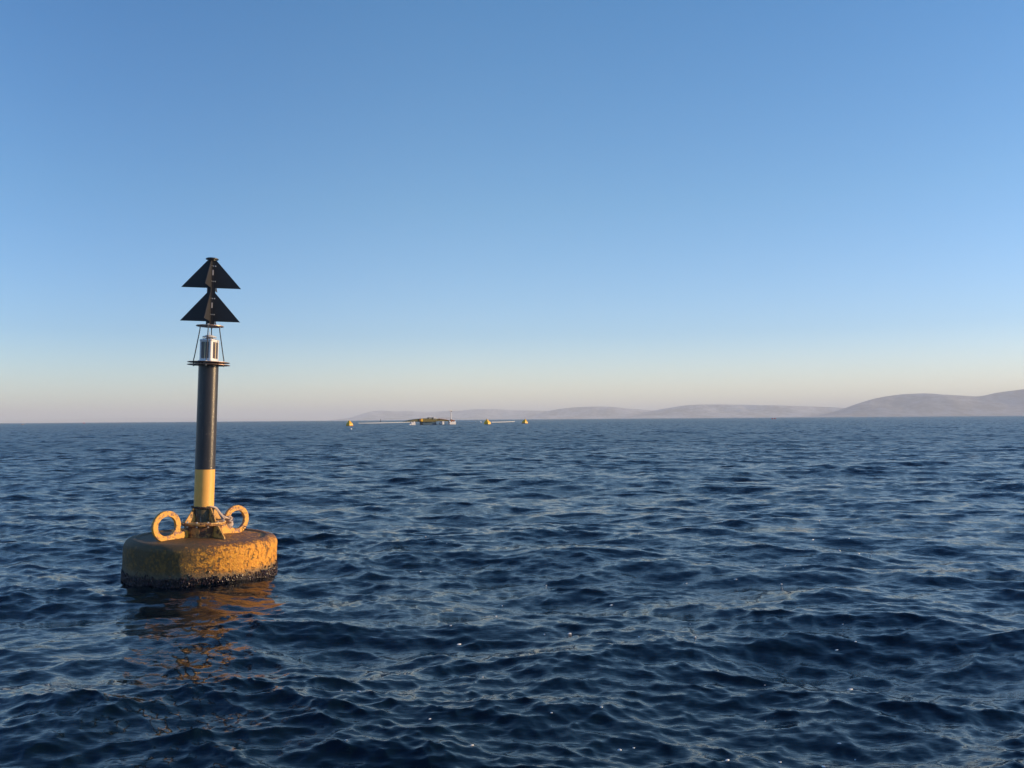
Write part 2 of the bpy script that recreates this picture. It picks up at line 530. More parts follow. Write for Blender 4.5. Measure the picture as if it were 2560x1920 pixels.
me.vertices.add(len(V)); me.vertices.foreach_set("co", V.ravel())
me.loops.add(nq * 4 + ntri * 3)
me.loops.foreach_set("vertex_index", np.concatenate([quads.ravel(), tris.ravel()]).astype(np.int32))
me.polygons.add(nq + ntri)
me.polygons.foreach_set("loop_start", np.concatenate([np.arange(nq) * 4, nq * 4 + np.arange(ntri) * 3]).astype(np.int32))
me.polygons.foreach_set("use_smooth", np.ones(nq + ntri, bool))
me.update(calc_edges=True)
at = me.attributes.new("micro", 'FLOAT', 'POINT')
at.data.foreach_set("value", micro)
at = me.attributes.new("facet_rough", 'FLOAT', 'POINT')
at.data.foreach_set("value", mrough)

def water_mat():
    k = NT('sea_water')
    k.color((0.002, 0.008, 0.013)); k.rough(0.035)
    k.b.inputs["IOR"].default_value = 1.333
    ar = k.n.new("ShaderNodeAttribute"); ar.attribute_name = "facet_rough"; k.L(ar.outputs["Fac"], k.b.inputs["Roughness"])
    geo = k.n.new("ShaderNodeNewGeometry")
    at = k.n.new("ShaderNodeAttribute"); at.attribute_name = "micro"
    def vec(scale, detail):
        nz = k.n.new("ShaderNodeTexNoise"); nz.inputs["Scale"].default_value = scale
        nz.inputs["Detail"].default_value = detail; nz.inputs["Roughness"].default_value = 0.75
        mq = k.n.new("ShaderNodeMapping"); mq.inputs["Rotation"].default_value = (0, 0, R(-10)); mq.inputs["Scale"].default_value = (0.5, 1, 1)
        k.L(geo.outputs["Position"], mq.inputs[0]); k.L(mq.outputs[0], nz.inputs["Vector"])
        s = k.n.new("ShaderNodeVectorMath"); s.operation = 'SUBTRACT'
        s.inputs[1].default_value = (0.5, 0.5, 0.5)
        k.L(nz.outputs["Color"], s.inputs[0]); return s.outputs[0]
    p = vec(2.2, 6.0)
    sc = k.n.new("ShaderNodeVectorMath"); sc.operation = 'SCALE'
    k.L(p, sc.inputs[0]); k.L(k.math('MULTIPLY', at.outputs["Fac"], 15.0), sc.inputs["Scale"])
    fl = k.n.new("ShaderNodeVectorMath"); fl.operation = 'MULTIPLY'; fl.inputs[1].default_value = (0.75, 1.2, 0)
    k.L(sc.outputs[0], fl.inputs[0])
    ad = k.n.new("ShaderNodeVectorMath"); ad.operation = 'ADD'
    k.L(geo.outputs["Normal"], ad.inputs[0]); k.L(fl.outputs[0], ad.inputs[1])
    nm = k.n.new("ShaderNodeVectorMath"); nm.operation = 'NORMALIZE'
    k.L(ad.outputs[0], nm.inputs[0])
    # tiny capillary ripples
    cap = k.n.new("ShaderNodeTexNoise"); cap.inputs["Scale"].default_value = 26.0
    cap.inputs["Detail"].default_value = 3.0
    mp = k.n.new("ShaderNodeMapping"); mp.inputs["Rotation"].default_value = (0, 0, R(-10)); mp.inputs["Scale"].default_value = (0.45, 1, 1)
    k.L(geo.outputs["Position"], mp.inputs[0]); k.L(mp.outputs[0], cap.inputs["Vector"])
    bp = k.n.new("ShaderNodeBump"); bp.inputs["Strength"].default_value = 0.6; bp.inputs["Distance"].default_value = 0.006
    k.L(cap.outputs["Fac"], bp.inputs["Height"]); k.L(nm.outputs[0], bp.inputs["Normal"])
    k.L(bp.outputs[0], k.b.inputs["Normal"])
    return k.m
M['water'] = water_mat()
me.materials.append(M['water'])
sea = bpy.data.objects.new("sea", me)
COL.objects.link(sea)
tag(sea, kind='structure')

def sea_z(x, y):
    d = displace(np.array([float(x)]), np.array([float(y)]), np.array([max(0.06, 0.013 * math.hypot(x, y))]))
    return float(d[0, 2])

# small white flecks added to stand in for sun glints on the near water
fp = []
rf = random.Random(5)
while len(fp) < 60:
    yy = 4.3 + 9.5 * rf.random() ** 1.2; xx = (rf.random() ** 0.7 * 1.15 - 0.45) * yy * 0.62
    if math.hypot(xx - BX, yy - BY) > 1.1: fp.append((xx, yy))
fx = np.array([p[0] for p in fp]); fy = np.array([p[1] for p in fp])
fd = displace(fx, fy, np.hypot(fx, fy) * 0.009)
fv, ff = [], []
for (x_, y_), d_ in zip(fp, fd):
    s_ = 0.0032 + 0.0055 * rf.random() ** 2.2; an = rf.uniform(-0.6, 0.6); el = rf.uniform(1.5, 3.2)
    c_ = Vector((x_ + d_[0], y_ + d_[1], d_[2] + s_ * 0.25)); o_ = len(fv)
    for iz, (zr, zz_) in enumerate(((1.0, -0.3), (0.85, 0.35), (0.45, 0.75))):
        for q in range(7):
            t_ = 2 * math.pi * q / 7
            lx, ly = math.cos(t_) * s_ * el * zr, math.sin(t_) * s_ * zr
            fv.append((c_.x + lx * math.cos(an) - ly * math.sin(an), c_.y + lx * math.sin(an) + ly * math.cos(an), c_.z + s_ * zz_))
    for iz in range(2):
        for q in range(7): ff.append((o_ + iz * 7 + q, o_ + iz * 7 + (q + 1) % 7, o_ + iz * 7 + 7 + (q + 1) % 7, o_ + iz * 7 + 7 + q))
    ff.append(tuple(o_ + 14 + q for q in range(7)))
fm = bpy.data.meshes.new('glint_flecks'); fm.from_pydata(fv, [], ff)
tag(obj('glint_flecks', fm, None, simple('glint', (0.9, 0.89, 0.87), 0.35, 0, 0.02), True), 'tiny white flecks standing in for sun glints on the near water', 'glint', kind='stuff')

# ------------------------------------------------------------------ hills
def horizon_y(px): return 1058.0 - 20.0 * px / 2560.0
def hill_mat(name, lo, hi, sc):
    k = NT(name)
    n1 = k.noise(sc, 6, 0.6); n2 = k.noise(sc * 5, 4, 0.6, sc=(1, 1, 2.5))
    v = k.math('ADD', k.math('MULTIPLY', n1, 0.6), k.math('MULTIPLY', n2, 0.4))
    k.color(k.mix(k.step(v, 0.38, 0.62), lo, hi)); k.rough(0.95)
    return k.m
M['hill_a'] = hill_mat('heath_and_limestone', (0.05, 0.06, 0.07), (0.44, 0.46, 0.50), 0.0026)
M['hill_b'] = hill_mat('dark_heath', (0.10, 0.115, 0.14), (0.32, 0.345, 0.39), 0.0028)

def hill(name, pts, Yf, depth, mat, seed, rough=1.0):
    pts = np.array(pts, float)
    px = np.linspace(pts[0, 0], pts[-1, 0], max(120, int((pts[-1, 0] - pts[0, 0]) / 5)))
    py = np.interp(px, pts[:, 0], pts[:, 1])
    w = np.ones(7) / 7
    pys = np.convolve(np.pad(py, 3, mode='edge'), w, 'valid')
    hpx = np.maximum(horizon_y(px) - pys, 0.0)
    K = 26
    bm = bmesh.new()
    grid = []
    for i in range(len(px)):
        Yr = Yf + depth
        H = hpx[i] * Yr / F + CAM_H * 1.0
        row = []
        for j in range(K + 1):
            t = j / K * 2.0             # 0 shore, 1 ridge, 2 back
            Y = Yf + depth * t
            x = (px[i] - 1280.0) / F * Y
            prof = math.sin(min(t, 2 - t) * math.pi / 2) ** 1.25
            nz = mnoise.fractal(Vector((x * 0.0013 + seed * 13.1, Y * 0.0011, seed)), 0.8, 2.1, 5)
            amp = rough * (1 - abs(1 - 2 * min(t, 2 - t)) ** 2) * 0.75
            z = H * max(0.0, prof * (1 + nz * amp)) if t <= 1 else H * prof
            z = min(z, H * (Y / Yr) * 0.985) if t < 1 else z
            z += rough * 3.0 * mnoise.noise(Vector((x * 0.004, Y * 0.003, seed))) * prof
            row.append(bm.verts.new((x, Y, z - (1.6 if t in (0.0, 2.0) else 0.2))))
        grid.append(row)
    for i in range(len(px) - 1):
        for j in range(K):
            bm.faces.new((grid[i][j], grid[i + 1][j], grid[i + 1][j + 1], grid[i][j + 1]))
    o = obj(name, bm, None, mat, smooth=False)
    o.data.polygons.foreach_set("use_smooth", [True] * len(o.data.polygons))
    tag(o, kind='structure')
    return o

hill('hills', [(-500, 1056), (-300, 1050), (0, 1049.5), (60, 1051), (140, 1049), (230, 1046.5), (330, 1044.5), (440, 1045), (560, 1047), (700, 1048.5), (820, 1050.5), (1000, 1049)], 24000, 2500, M['hill_b'], 1)
hill('hills', [(800, 1052), (829, 1050.5), (843, 1047.5), (860, 1046.3), (874, 1045.5), (890, 1040), (909, 1033), (930, 1028.3), (949, 1025.3), (970, 1027.3), (985, 1030), (1008, 1027.5), (1031, 1027.7), (1055, 1031), (1078, 1029.3), (1114, 1027.5), (1149, 1027), (1172, 1024), (1196, 1022.6), (1243, 1023), (1290, 1026), (1340, 1026.5), (1400, 1027), (1500, 1030), (1600, 1042), (1640, 1046)], 14500, 2200, M['hill_a'], 2, 1.3)
hill('hills', [(1230, 1048.3), (1280, 1045), (1307, 1041.5), (1340, 1035), (1370, 1027), (1400, 1021.5), (1431, 1018.2), (1479, 1016), (1536, 1016.8), (1568, 1021.5), (1600, 1023.5), (1636, 1026.5), (1720, 1031), (1800, 1038), (1850, 1044)], 12500, 1600, M['hill_a'], 3, 1.2)
hill('hills', [(1560, 1045.5), (1600, 1034), (1636, 1025.5), (1673, 1018.8), (1715, 1012.5), (1767, 1010.6), (1872, 1011.6), (1977, 1014.2), (2055, 1016.3), (2113, 1020), (2200, 1024), (2400, 1030), (2600, 1041)], 11200, 1300, M['hill_a'], 4, 1.0)
hill('hills', [(2000, 1042.3), (2029, 1040.5), (2060, 1035.5), (2082, 1030), (2113, 1019.5), (2136, 1011), (2160, 1003.5), (2185, 996), (2213, 990.5), (2260, 984.7), (2318, 982.7), (2370, 986.3), (2443, 990.8), (2460, 988.5), (2491, 981.5), (2560, 972), (2680, 958), (2820, 955), (3000, 968), (3200, 990), (3400, 1030)], 7600, 1100, M['hill_b'], 5, 0.7)

# ------------------------------------------------------------------ the buoy
# local frame: -Y looks at the camera, +X is to the right of it, z=0 the waterline
TILT_R, TILT_F = 1.4, 0.0
buoy = empty('navigation_buoy', (BX, BY, sea_z(BX, BY) * 0.5 + 0.028),
             (Matrix.Rotation(-BUOY_AZ, 3, 'Z') @ Matrix.Rotation(R(TILT_R), 3, 'Y') @ Matrix.Rotation(R(TILT_F), 3, 'X')).to_euler())
tag(buoy, 'rusty yellow mooring buoy with black post, white lantern and two black triangle topmarks', 'buoy')

def polar(deg, r, z):   # angle to the right of the direction to the camera
    t = R(deg); return Vector((r * math.sin(t), -r * math.cos(t), z))
def frame(deg):         # 4x4 with +x pointing outward at that angle, z up
    t = R(deg)
    ux = Vector((math.sin(t), -math.cos(t), 0)); uy = Vector((math.cos(t), math.sin(t), 0))
    return Matrix(((ux.x, uy.x, 0, 0), (ux.y, uy.y, 0, 0), (0, 0, 1, 0), (0, 0, 0, 1)))

ZD = 0.430   # deck height
bm = bmesh.new()
prof = [(0, -0.55), (BRAD - 0.08, -0.55), (BRAD, -0.47)]
for z in np.linspace(-0.4, ZD - 0.11, 22): prof.append((BRAD, float(z)))
for t in np.linspace(0.1, 1, 9): prof.append((BRAD - 0.095 + 0.095 * math.cos(t * math.pi / 2), ZD - 0.092 + 0.092 * math.sin(t * math.pi / 2)))
prof += [(0.700, ZD - 0.001), (0.688, ZD - 0.012), (0.62, ZD - 0.016), (0.4, ZD - 0.006), (0.22, ZD), (0, ZD)]
lathe(bm, prof, 160, cap=False)
for v in bm.verts:     # dents
    r = math.hypot(v.co.x, v.co.y)
    if r > 0.3:
        n = mnoise.fractal(v.co * 2.2, 1.0, 2.0, 3) * 0.010 + mnoise.noise(v.co * 14) * 0.0035
        v.co.x *= 1 + n / r; v.co.y *= 1 + n / r
        if v.co.z > ZD - 0.02: v.co.z += n * 0.5
flt = obj('float_body', bm, buoy, M['float'], True)

bm = bmesh.new()
base = bmesh.new(); bmesh.ops.create_icosphere(base, subdivisions=1, radius=1.0)
bv = [v.co.copy() for v in base.verts]; bf = [[v.index for v in f.verts] for f in base.faces]; base.free()
verts, faces = [], []
for i in range(6500):
    a_ = random.uniform(0, 2 * math.pi)
    edge = 0.090 + 0.035 * mnoise.noise(Vector((math.cos(a_) * 3, math.sin(a_) * 3, 0))) + 0.02 * mnoise.noise(Vector((math.cos(a_) * 11, math.sin(a_) * 11, 4)))
    z = random.uniform(-0.20, 1) ; z = -0.14 + (edge + 0.14) * random.random() ** 0.9
    s = random.uniform(0.007, 0.0145)
    if random.random() < 0.10: z += random.random() ** 2 * 0.07
    m = Matrix.Rotation(a_, 3, 'Z') @ Euler((random.uniform(-0.6, 0.6), random.uniform(-0.7, 0.7), random.uniform(-0.6, 0.6))).to_matrix() @ Matrix.Diagonal((s * 0.6, s * 0.55, s * 1.35))
    c = Vector(((BRAD + random.uniform(-0.006, 0.007)) * math.cos(a_), (BRAD + random.uniform(-0.006, 0.007)) * math.sin(a_), z))
    o_ = len(verts)
    verts += [tuple(m @ p + c) for p in bv]; faces += [[o_ + q for q in f] for f in bf]
mm = bpy.data.meshes.new('mussel'); mm.from_pydata(verts, [], faces)
mo = obj('mussel', mm, flt, M['mussel'], True); bm.free()
tag(mo, kind='stuff')

# drum and flanges
ZF = 0.575
bm = bmesh.new(); lathe(bm, [(0.203, ZD - 0.02), (0.203, ZF - 0.018)], 64, cap=False); obj('drum', bm, buoy, M['drum'], True)
bm = bmesh.new(); lathe(bm, [(0.10, ZF - 0.018), (0.243, ZF - 0.018), (0.247, ZF - 0.014), (0.247, ZF - 0.003), (0.244, ZF - 0.0005), (0.10, ZF - 0.0005)], 72, cap=False)
fl1 = obj('flange', bm, buoy, M['drum'], True)
bm = bmesh.new(); lathe(bm, [(0.10, ZF + 0.0005), (0.243, ZF + 0.0005), (0.246, ZF + 0.004), (0.246, ZF + 0.014), (0.242, ZF + 0.018), (0.10, ZF + 0.018)], 72, cap=False)
fl2 = obj('flange', bm, buoy, M['flange'], True)
def hexbolt(bm, c, r, h, axis=Vector((0, 0, 1))):
    q = Vector((0, 0, 1)).rotation_difference(axis).to_matrix()
    lo = [bm.verts.new(Vector(c) + q @ Vector((r * math.cos(i * math.pi / 3), r * math.sin(i * math.pi / 3), 0))) for i in range(6)]
    hi = [bm.verts.new(Vector(c) + q @ Vector((r * math.cos(i * math.pi / 3), r * math.sin(i * math.pi / 3), h))) for i in range(6)]
    bm.faces.new(lo[::-1]); bm.faces.new(hi)
    for i in range(6): bm.faces.new((lo[i], lo[(i + 1) % 6], hi[(i + 1) % 6], hi[i]))
bm = bmesh.new()
hexbolt(bm, (0, 0, 0.0), 0.010, 0.013)
bolt_me = bpy.data.meshes.new('bolt'); bm.to_mesh(bolt_me); bm.free(); bolt_me.materials.append(M['bolt'])
for i in range(12):
    b_ = obj('bolt', bolt_me, fl2); b_.location = polar(15 + i * 30 - 2, 0.226, ZF + 0.018)
    b_ = obj('nut', bolt_me, fl1); b_.location = polar(15 + i * 30 - 2, 0.226, ZF - 0.031)

# gussets
GA = [-55, 35, 125, 215]
def gusset(pts, deg, th=0.012, mat='gusset'):
    bm = bmesh.new(); prism(bm, pts, th, frame(deg)); return obj('gusset', bm, buoy, M[mat])
ZS = 0.748
for d_ in GA:
    gusset([(0.104, ZF + 0.018), (0.232, ZF + 0.018), (0.232, ZF + 0.030), (0.135, ZS + 0.004), (0.104, ZS + 0.004)], d_)
for d_ in (35, 215):
    gusset([(0.200, ZD - 0.01), (0.405, ZD - 0.02), (0.395, ZD + 0.012), (0.285, ZF - 0.019), (0.200, ZF - 0.019)], d_, 0.014)

# lifting lugs
def lug(deg, uc, rad_o=0.168, rad_i=0.107, th=0.040, foot=0.085, u_in=0.195):
    vc = rad_o - 0.012
    n = 96
    outer, inner = [], []
    ang_c = math.atan2(foot - vc, u_in - uc) % (2 * math.pi)
    angs = sorted([2 * math.pi * i / n for i in range(n)] + [ang_c + 1e-4, math.atan2(-vc, u_in - uc) % (2 * math.pi)])
    for a_ in angs:
        ca, sa = math.cos(a_), math.sin(a_)
        ro = rad_o
        if ca < 0 and sa < 0 and a_ >= ang_c:
            cand = []
            t1 = (u_in - uc) / ca; v1 = vc + sa * t1
            if -1e-6 <= v1 <= foot + 1e-3: cand.append(t1)
            t2 = -vc / sa; u2 = uc + ca * t2
            if u_in - 1e-6 <= u2 <= uc: cand.append(t2)
            if cand: ro = max(ro, max(cand))
        wob = 0.0025 * mnoise.noise(Vector((ca * 4, sa * 4, deg)))
        outer.append((uc + ca * (ro + wob), ZD - 0.012 + vc + sa * (ro + wob)))
        inner.append((uc + ca * (rad_i - wob), ZD - 0.012 + vc + sa * (rad_i - wob)))
    fr = frame(deg)
    bm = bmesh.new()
    bev = 0.004
    def mk(lst, y, k, sgn):
        out = []
        c0 = Vector((uc, 0, ZD - 0.012 + vc))
        for (u, v) in lst:
            p = Vector((u, y, v)); dirv = (p - Vector((c0.x, y, c0.z))).normalized()
            out.append(bm.verts.new(fr @ (p - dirv * k * sgn)))
        return out
    loops = [mk(inner, -th / 2, -bev, 1), mk(outer, -th / 2, bev, 1), mk(outer, -th / 2 + bev, 0, 1), mk(outer, th / 2 - bev, 0, 1), mk(outer, th / 2, bev, 1), mk(inner, th / 2, -bev, 1), mk(inner, th / 2 - bev, 0, 1), mk(inner, -th / 2 + bev, 0, 1)]
    m_ = len(angs)
    for a_, b_ in zip(loops, loops[1:] + loops[:1]):
        for i in range(m_):
            j = (i + 1) % m_
            bm.faces.new((a_[i], a_[j], b_[j], b_[i]))
    return obj('lifting_lug', bm, buoy, M['lugpaint'], True)
lug(-55, 0.464)
lug(125, 0.446)

# post: sleeve, yellow part, black part
PR = 0.1085
bm = bmesh.new(); lathe(bm, [(PR + 0.004, ZF + 0.018), (PR + 0.004, ZS), (PR, ZS + 0.006)], 56, cap=False); obj('post_sleeve', bm, buoy, M['sleeve'], True)
ZB = 1.182; ZT = 2.385
bm = bmesh.new(); lathe(bm, [(PR, ZS + 0.002), (PR, ZB)], 56, cap=False); obj('yellow_post', bm, buoy, M['yellow_post'], True)
bm = bmesh.new(); lathe(bm, [(PR - 0.002, ZB), (PR + 0.0015, ZB + 0.0015)] + [(PR + 0.0015, float(z)) for z in np.linspace(ZB + 0.02, ZT - 0.01, 12)] + [(0.05, ZT - 0.008)], 56, cap=False); obj('black_post', bm, buoy, M['black_pipe'], True)

# lantern cage
CAGE = -10
def disc(name, r, z, t, mat, segs=40, hole=0.0):
    bm = bmesh.new()
    lathe(bm, [(max(hole, 0.0), z), (r, z), (r, z + t)] + ([(hole, z + t)] if hole else [(0, z + t)]) , segs, cap=False)
    return obj(name, bm, buoy, M[mat], True)
ZP1, ZP2 = 2.376, 2.405
disc('cage_plate', 0.234, ZP1, 0.004, 'plate_metal')
disc('cage_plate', 0.232, ZP2, 0.004, 'plate_metal')
ZPT = 2.823
disc('cage_plate', 0.151, ZPT, 0.009, 'plate_metal')
bm = bmesh.new(); lathe(bm, [(0, ZPT + 0.009), (0.07, ZPT + 0.009), (0.07, ZPT + 0.019), (0, ZPT + 0.019)], 28, cap=False); obj('cage_collar', bm, buoy, M['rod'], True)
rods = []
for q in range(4):
    d_ = CAGE + q * 90
    bm = bmesh.new()
    p = [polar(d_, 0.166, ZP1 - 0.016), polar(d_, 0.166, ZP2 + 0.035), polar(d_, 0.160, ZP2 + 0.06), polar(d_, 0.112, ZPT - 0.06), polar(d_, 0.108, ZPT - 0.03), polar(d_, 0.108, ZPT + 0.022)]
    tube(bm, p, 0.0058, 10)
    r1 = obj('cage_rod', bm, buoy, M['rod'], True)
    for (rr_, zz_, hh) in ((0.166, ZP1 - 0.013, 0.012), (0.166, ZP2 + 0.006, 0.011), (0.108, ZPT + 0.009, 0.012), (0.108, ZPT - 0.011, 0.010)):
        bm = bmesh.new(); hexbolt(bm, polar(d_, rr_, zz_), 0.0105, hh); obj('nut', bm, r1, M['bolt'])
# spacers between the lower plates
for q in range(4):
    bm = bmesh.new(); tube(bm, [polar(CAGE + 45 + q * 90, 0.12, ZP1 + 0.006), polar(CAGE + 45 + q * 90, 0.12, ZP2)], 0.009, 10); obj('spacer', bm, buoy, M['rod'])

# lantern: rounded square body with solar cells
LA = -34.0   # the lit face points to the right
ZL0, ZL1 = ZP2 + 0.006, 2.672
fr = frame(LA)
def rsq(half, rc, n=6):
    out = []
    for cx_, cy_, a0 in ((1, 1, 0), (-1, 1, 90), (-1, -1, 180), (1, -1, 270)):
        for i in range(n + 1):
            a_ = R(a0 + 90 * i / n)
            out.append((cx_ * (half - rc) + rc * math.cos(a_), cy_ * (half - rc) + rc * math.sin(a_)))
    return out
HS = 0.080
bm = bmesh.new()
lv_ = []
for half, z in ((0.096, ZL0), (0.096, ZL0 + 0.012), (HS + 0.004, ZL0 + 0.018), (HS, ZL0 + 0.022), (HS, ZL1 - 0.022), (HS + 0.004, ZL1 - 0.016), (HS + 0.003, ZL1 - 0.006), (HS - 0.006, ZL1)):
    lv_.append([bm.verts.new(fr @ Vector((x_, y_, z))) for x_, y_ in rsq(half, 0.024)])
for a_, b_ in zip(lv_[:-1], lv_[1:]):
    for i in range(len(a_)):
        j = (i + 1) % len(a_); bm.faces.new((a_[i], a_[j], b_[j], b_[i]))
bm.faces.new(lv_[0][::-1]); bm.faces.new(lv_[-1])
lant = obj('lantern', bm, buoy, M['white'], True)
for q in range(4):
    fq = frame(LA + q * 90)
    for s in (-1, 1):
        bm = bmesh.new(); box(bm, (HS + 0.0015, s * 0.0255, (ZL0 + ZL1) / 2 + 0.004), (0.005, 0.041, 0.186)); bmesh.ops.transform(bm, matrix=fq, verts=bm.verts[:]); obj('solar_panel', bm, lant, M['panel'])
    bm = bmesh.new(); box(bm, (HS + 0.001, 0, (ZL0 + ZL1) / 2 + 0.004), (0.004, 0.009, 0.178)); bmesh.ops.transform(bm, matrix=fq, verts=bm.verts[:]); obj('panel_divider', bm, lant, M['amber'])
    for s in (-1, 1):
        bm = bmesh.new(); box(bm, (HS + 0.001, s * 0.02, ZL0 + 0.036), (0.004, 0.006, 0.008)); bmesh.ops.transform(bm, matrix=fq, verts=bm.verts[:]); obj('screw', bm, lant, M['rod'])
bm = bmesh.new(); lathe(bm, [(0.070, ZL1), (0.077, ZL1 + 0.006), (0.077, ZL1 + 0.026), (0.060, ZL1 + 0.036), (0.036, ZL1 + 0.046), (0, ZL1 + 0.049)], 36, cap=False); obj('lens', bm, lant, M['lens'], True)
bm = bmesh.new(); lathe(bm, [(0.0, ZL1 + 0.001), (0.03, ZL1 + 0.001), (0.03, ZL1 + 0.02), (0.0, ZL1 + 0.02)], 20, cap=False); obj('lamp_core', bm, lant, M['rod'], True)
bm = bmesh.new(); lathe(bm, [(0.078, ZL1 + 0.026), (0.079, ZL1 + 0.030), (0.058, ZL1 + 0.041), (0.034, ZL1 + 0.051), (0, ZL1 + 0.054)], 36, cap=False); obj('lens_cap', bm, lant, M['white'], True)
bm = bmesh.new(); tube(bm, [(0, 0, ZL1 + 0.05), (0, 0, ZL1 + 0.092)], [0.005, 0.003], 8); obj('bird_spike', bm, lant, M['white'])

# topmarks
TM = -12
ZA0, ZA1 = 2.882, 3.215
ZU0, ZU1 = 3.271, 3.590
NK = 0.046
def topmark(z0, z1, neck_to, nm, hw=0.333):
    e = empty(nm); e.parent = buoy
    tw = NK if z0 < 3.1 else 0.052
    for k_, d_ in enumerate((TM + 90, TM)):
        bm = bmesh.new()
        prism(bm, [(-hw, z0), (-NK, z0), (-NK, neck_to), (NK, neck_to), (NK, z0), (hw, z0), (tw, z1), (-tw, z1)][::-1], 0.005, frame(d_))
        obj('plate', bm, e, M['plate'])
    return e
t1 = topmark(ZA0, ZA1, ZPT + 0.02, 'triangle_topmark')
t2 = topmark(ZU0, ZU1, ZA1, 'triangle_topmark')
# angle bar that joins the plates
for z0, z1, par in ((ZPT + 0.02, ZA1 + 0.03, t1), (ZA1 + 0.03, ZU1, t2)):
    bm = bmesh.new()
    bb = frame(TM)
    box(bm, (0.012, 0.014, (z0 + z1) / 2), (0.004, 0.022, z1 - z0)); box(bm, (0.024, 0.0045, (z0 + z1) / 2), (0.022, 0.004, z1 - z0))
    bmesh.ops.transform(bm, matrix=bb, verts=bm.verts[:])
    obj('angle_bar', bm, par, M['rod'])
for par, z0, z1 in ((t1, ZA0, ZA1), (t2, ZU0, ZU1)):
    for fz in (0.24, 0.80):
        z = z0 + (z1 - z0) * fz
        for off in (0.020, 0.042):
            bm = bmesh.new()
            p = frame(TM) @ Vector((0.003, off, z)); hexbolt(bm, p, 0.0068, 0.012, (frame(TM) @ Vector((1, 0, 0))).normalized())
            obj('bolt', bm, par, M['bolt'])
        bm = bmesh.new()
        for off in (-0.03,):
            p = frame(TM) @ Vector((-off, -0.003 + 0.006, z)); hexbolt(bm, p, 0.006, 0.006, (frame(TM) @ Vector((0, 1, 0))).normalized())
        obj('bolt', bm, par, M['bolt'])
    bm = bmesh.new(); zc = z0 + (z1 - z0) * 0.56
    box(bm, (0.0150, 0.017, zc), (0.002, 0.014, 0.062)); bmesh.ops.transform(bm, matrix=frame(TM), verts=bm.verts[:]); obj('sticker', bm, par, M['sticker'])
bm = bmesh.new(); lathe(bm, [(0, ZU1), (0.045, ZU1), (0.045, ZU1 + 0.008), (0.070, ZU1 + 0.012), (0.071, ZU1 + 0.022), (0.058, ZU1 + 0.029), (0, ZU1 + 0.031)], 32, cap=False)
obj('top_cap', bm, buoy, M['black'], True)

# rope tied from the post to the right lug (a thing of its own)
BM_ = (Matrix.Translation(buoy.location) @ buoy.rotation_euler.to_matrix().to_4x4())
def bw(p): return BM_ @ Vector(p)
rope = empty('mooring_rope', bw((0.12, 0, ZS)), buoy.rotation_euler.copy())
RM = (Matrix.Translation(rope.location) @ rope.rotation_euler.to_matrix().to_4x4()).inverted() @ BM_
tag(rope, 'frayed pale rope looped round the post foot and knotted to the right lifting ring', 'rope')
def rope_tube(pts, r, mat, name, strands=3):
    c = catmull([RM @ Vector(p) for p in pts], 10)
    bm = bmesh.new()
    up = Vector((0, 0, 1))
    tot = 0; L_ = [0]
    for a_, b_ in zip(c[:-1], c[1:]): tot += (b_ - a_).length; L_.append(tot)
    for s in range(strands):
        q = []
        for i, p in enumerate(c):
            t = (c[min(i + 1, len(c) - 1)] - c[max(i - 1, 0)]).normalized()
            n = t.cross(up if abs(t.z) < 0.9 else Vector((1, 0, 0))).normalized(); b_ = t.cross(n)
            ph = L_[i] / (r * 7) * 2 * math.pi + s * 2 * math.pi / strands
            q.append(p + (n * math.cos(ph) + b_ * math.sin(ph)) * r * 0.5)
        tube(bm, q, r * 0.62, 6)
    return obj(name, bm, rope, M[mat], True)
loop = []
for i in range(26):
    d_ = -75 + i * 14.4
    zz_ = ZS - 0.004 + 0.014 * math.sin(R(d_) * 1.0 + 2.2) + 0.004 * random.uniform(-1, 1)
    loop.append(polar(d_, PR + 0.019, zz_))
rope_tube(loop, 0.010, 'darkrope', 'rope_loop')
ringc = polar(125, 0.455, ZD + 0.136)
att = ringc + Vector((0, 0, 0.0)) - (polar(125, 0.13, 0)) + Vector((0, -0.02, 0.03))
rope_tube([polar(50, PR + 0.02, ZS + 0.010), polar(72, PR + 0.035, ZS - 0.01), polar(88, PR + 0.075, ZS - 0.075), polar(92, PR + 0.12, ZF + 0.055), polar(100, 0.255, ZF + 0.045), att], 0.011, 'rope', 'rope_line')
rope_tube([polar(30, PR + 0.02, ZS + 0.022), polar(55, PR + 0.035, ZS + 0.0), polar(70, PR + 0.07, ZS - 0.06), polar(82, PR + 0.12, ZF + 0.04)], 0.008, 'rope', 'rope_line')
kn = []
for i in range(30):
    a_ = i * 0.9
    kn.append(att + Vector((0.022 * math.cos(a_) + 0.0012 * i, 0.028 * math.sin(a_), 0.022 * math.sin(a_ * 0.7) - 0.0015 * i + 0.02)))
rope_tube(kn, 0.009, 'rope', 'knot')
wr = []
for i in range(40):     # wraps round the ring section
    a_ = R(178 + i * 1.3); ph = i * 1.25
    rr_ = 0.1315 + 0.040 * math.cos(ph)
    u = 0.455 + math.cos(a_) * rr_; v = ZD + 0.136 + math.sin(a_) * rr_ + 0.035
    wr.append(frame(125) @ Vector((u, 0.030 * math.sin(ph), v)))
rope_tube(wr, 0.008, 'rope', 'knot')
bm = bmesh.new()
for i in range(46):
    p0 = RM @ (att + Vector((random.uniform(0, 0.05), random.uniform(-0.03, 0.02), random.uniform(-0.03, 0.04))))
    dv = Vector((random.uniform(-0.2, 1), random.uniform(-0.8, 0.3), random.uniform(-1, 0.8))).normalized()
    l_ = random.uniform(0.02, 0.055)
    tube(bm, [p0, p0 + dv * l_ * 0.5, p0 + dv * l_ + Vector((0, 0, -0.008))], [0.0017, 0.0014, 0.0008], 4)
fr_ = obj('frayed_end', bm, rope, M['rope'])

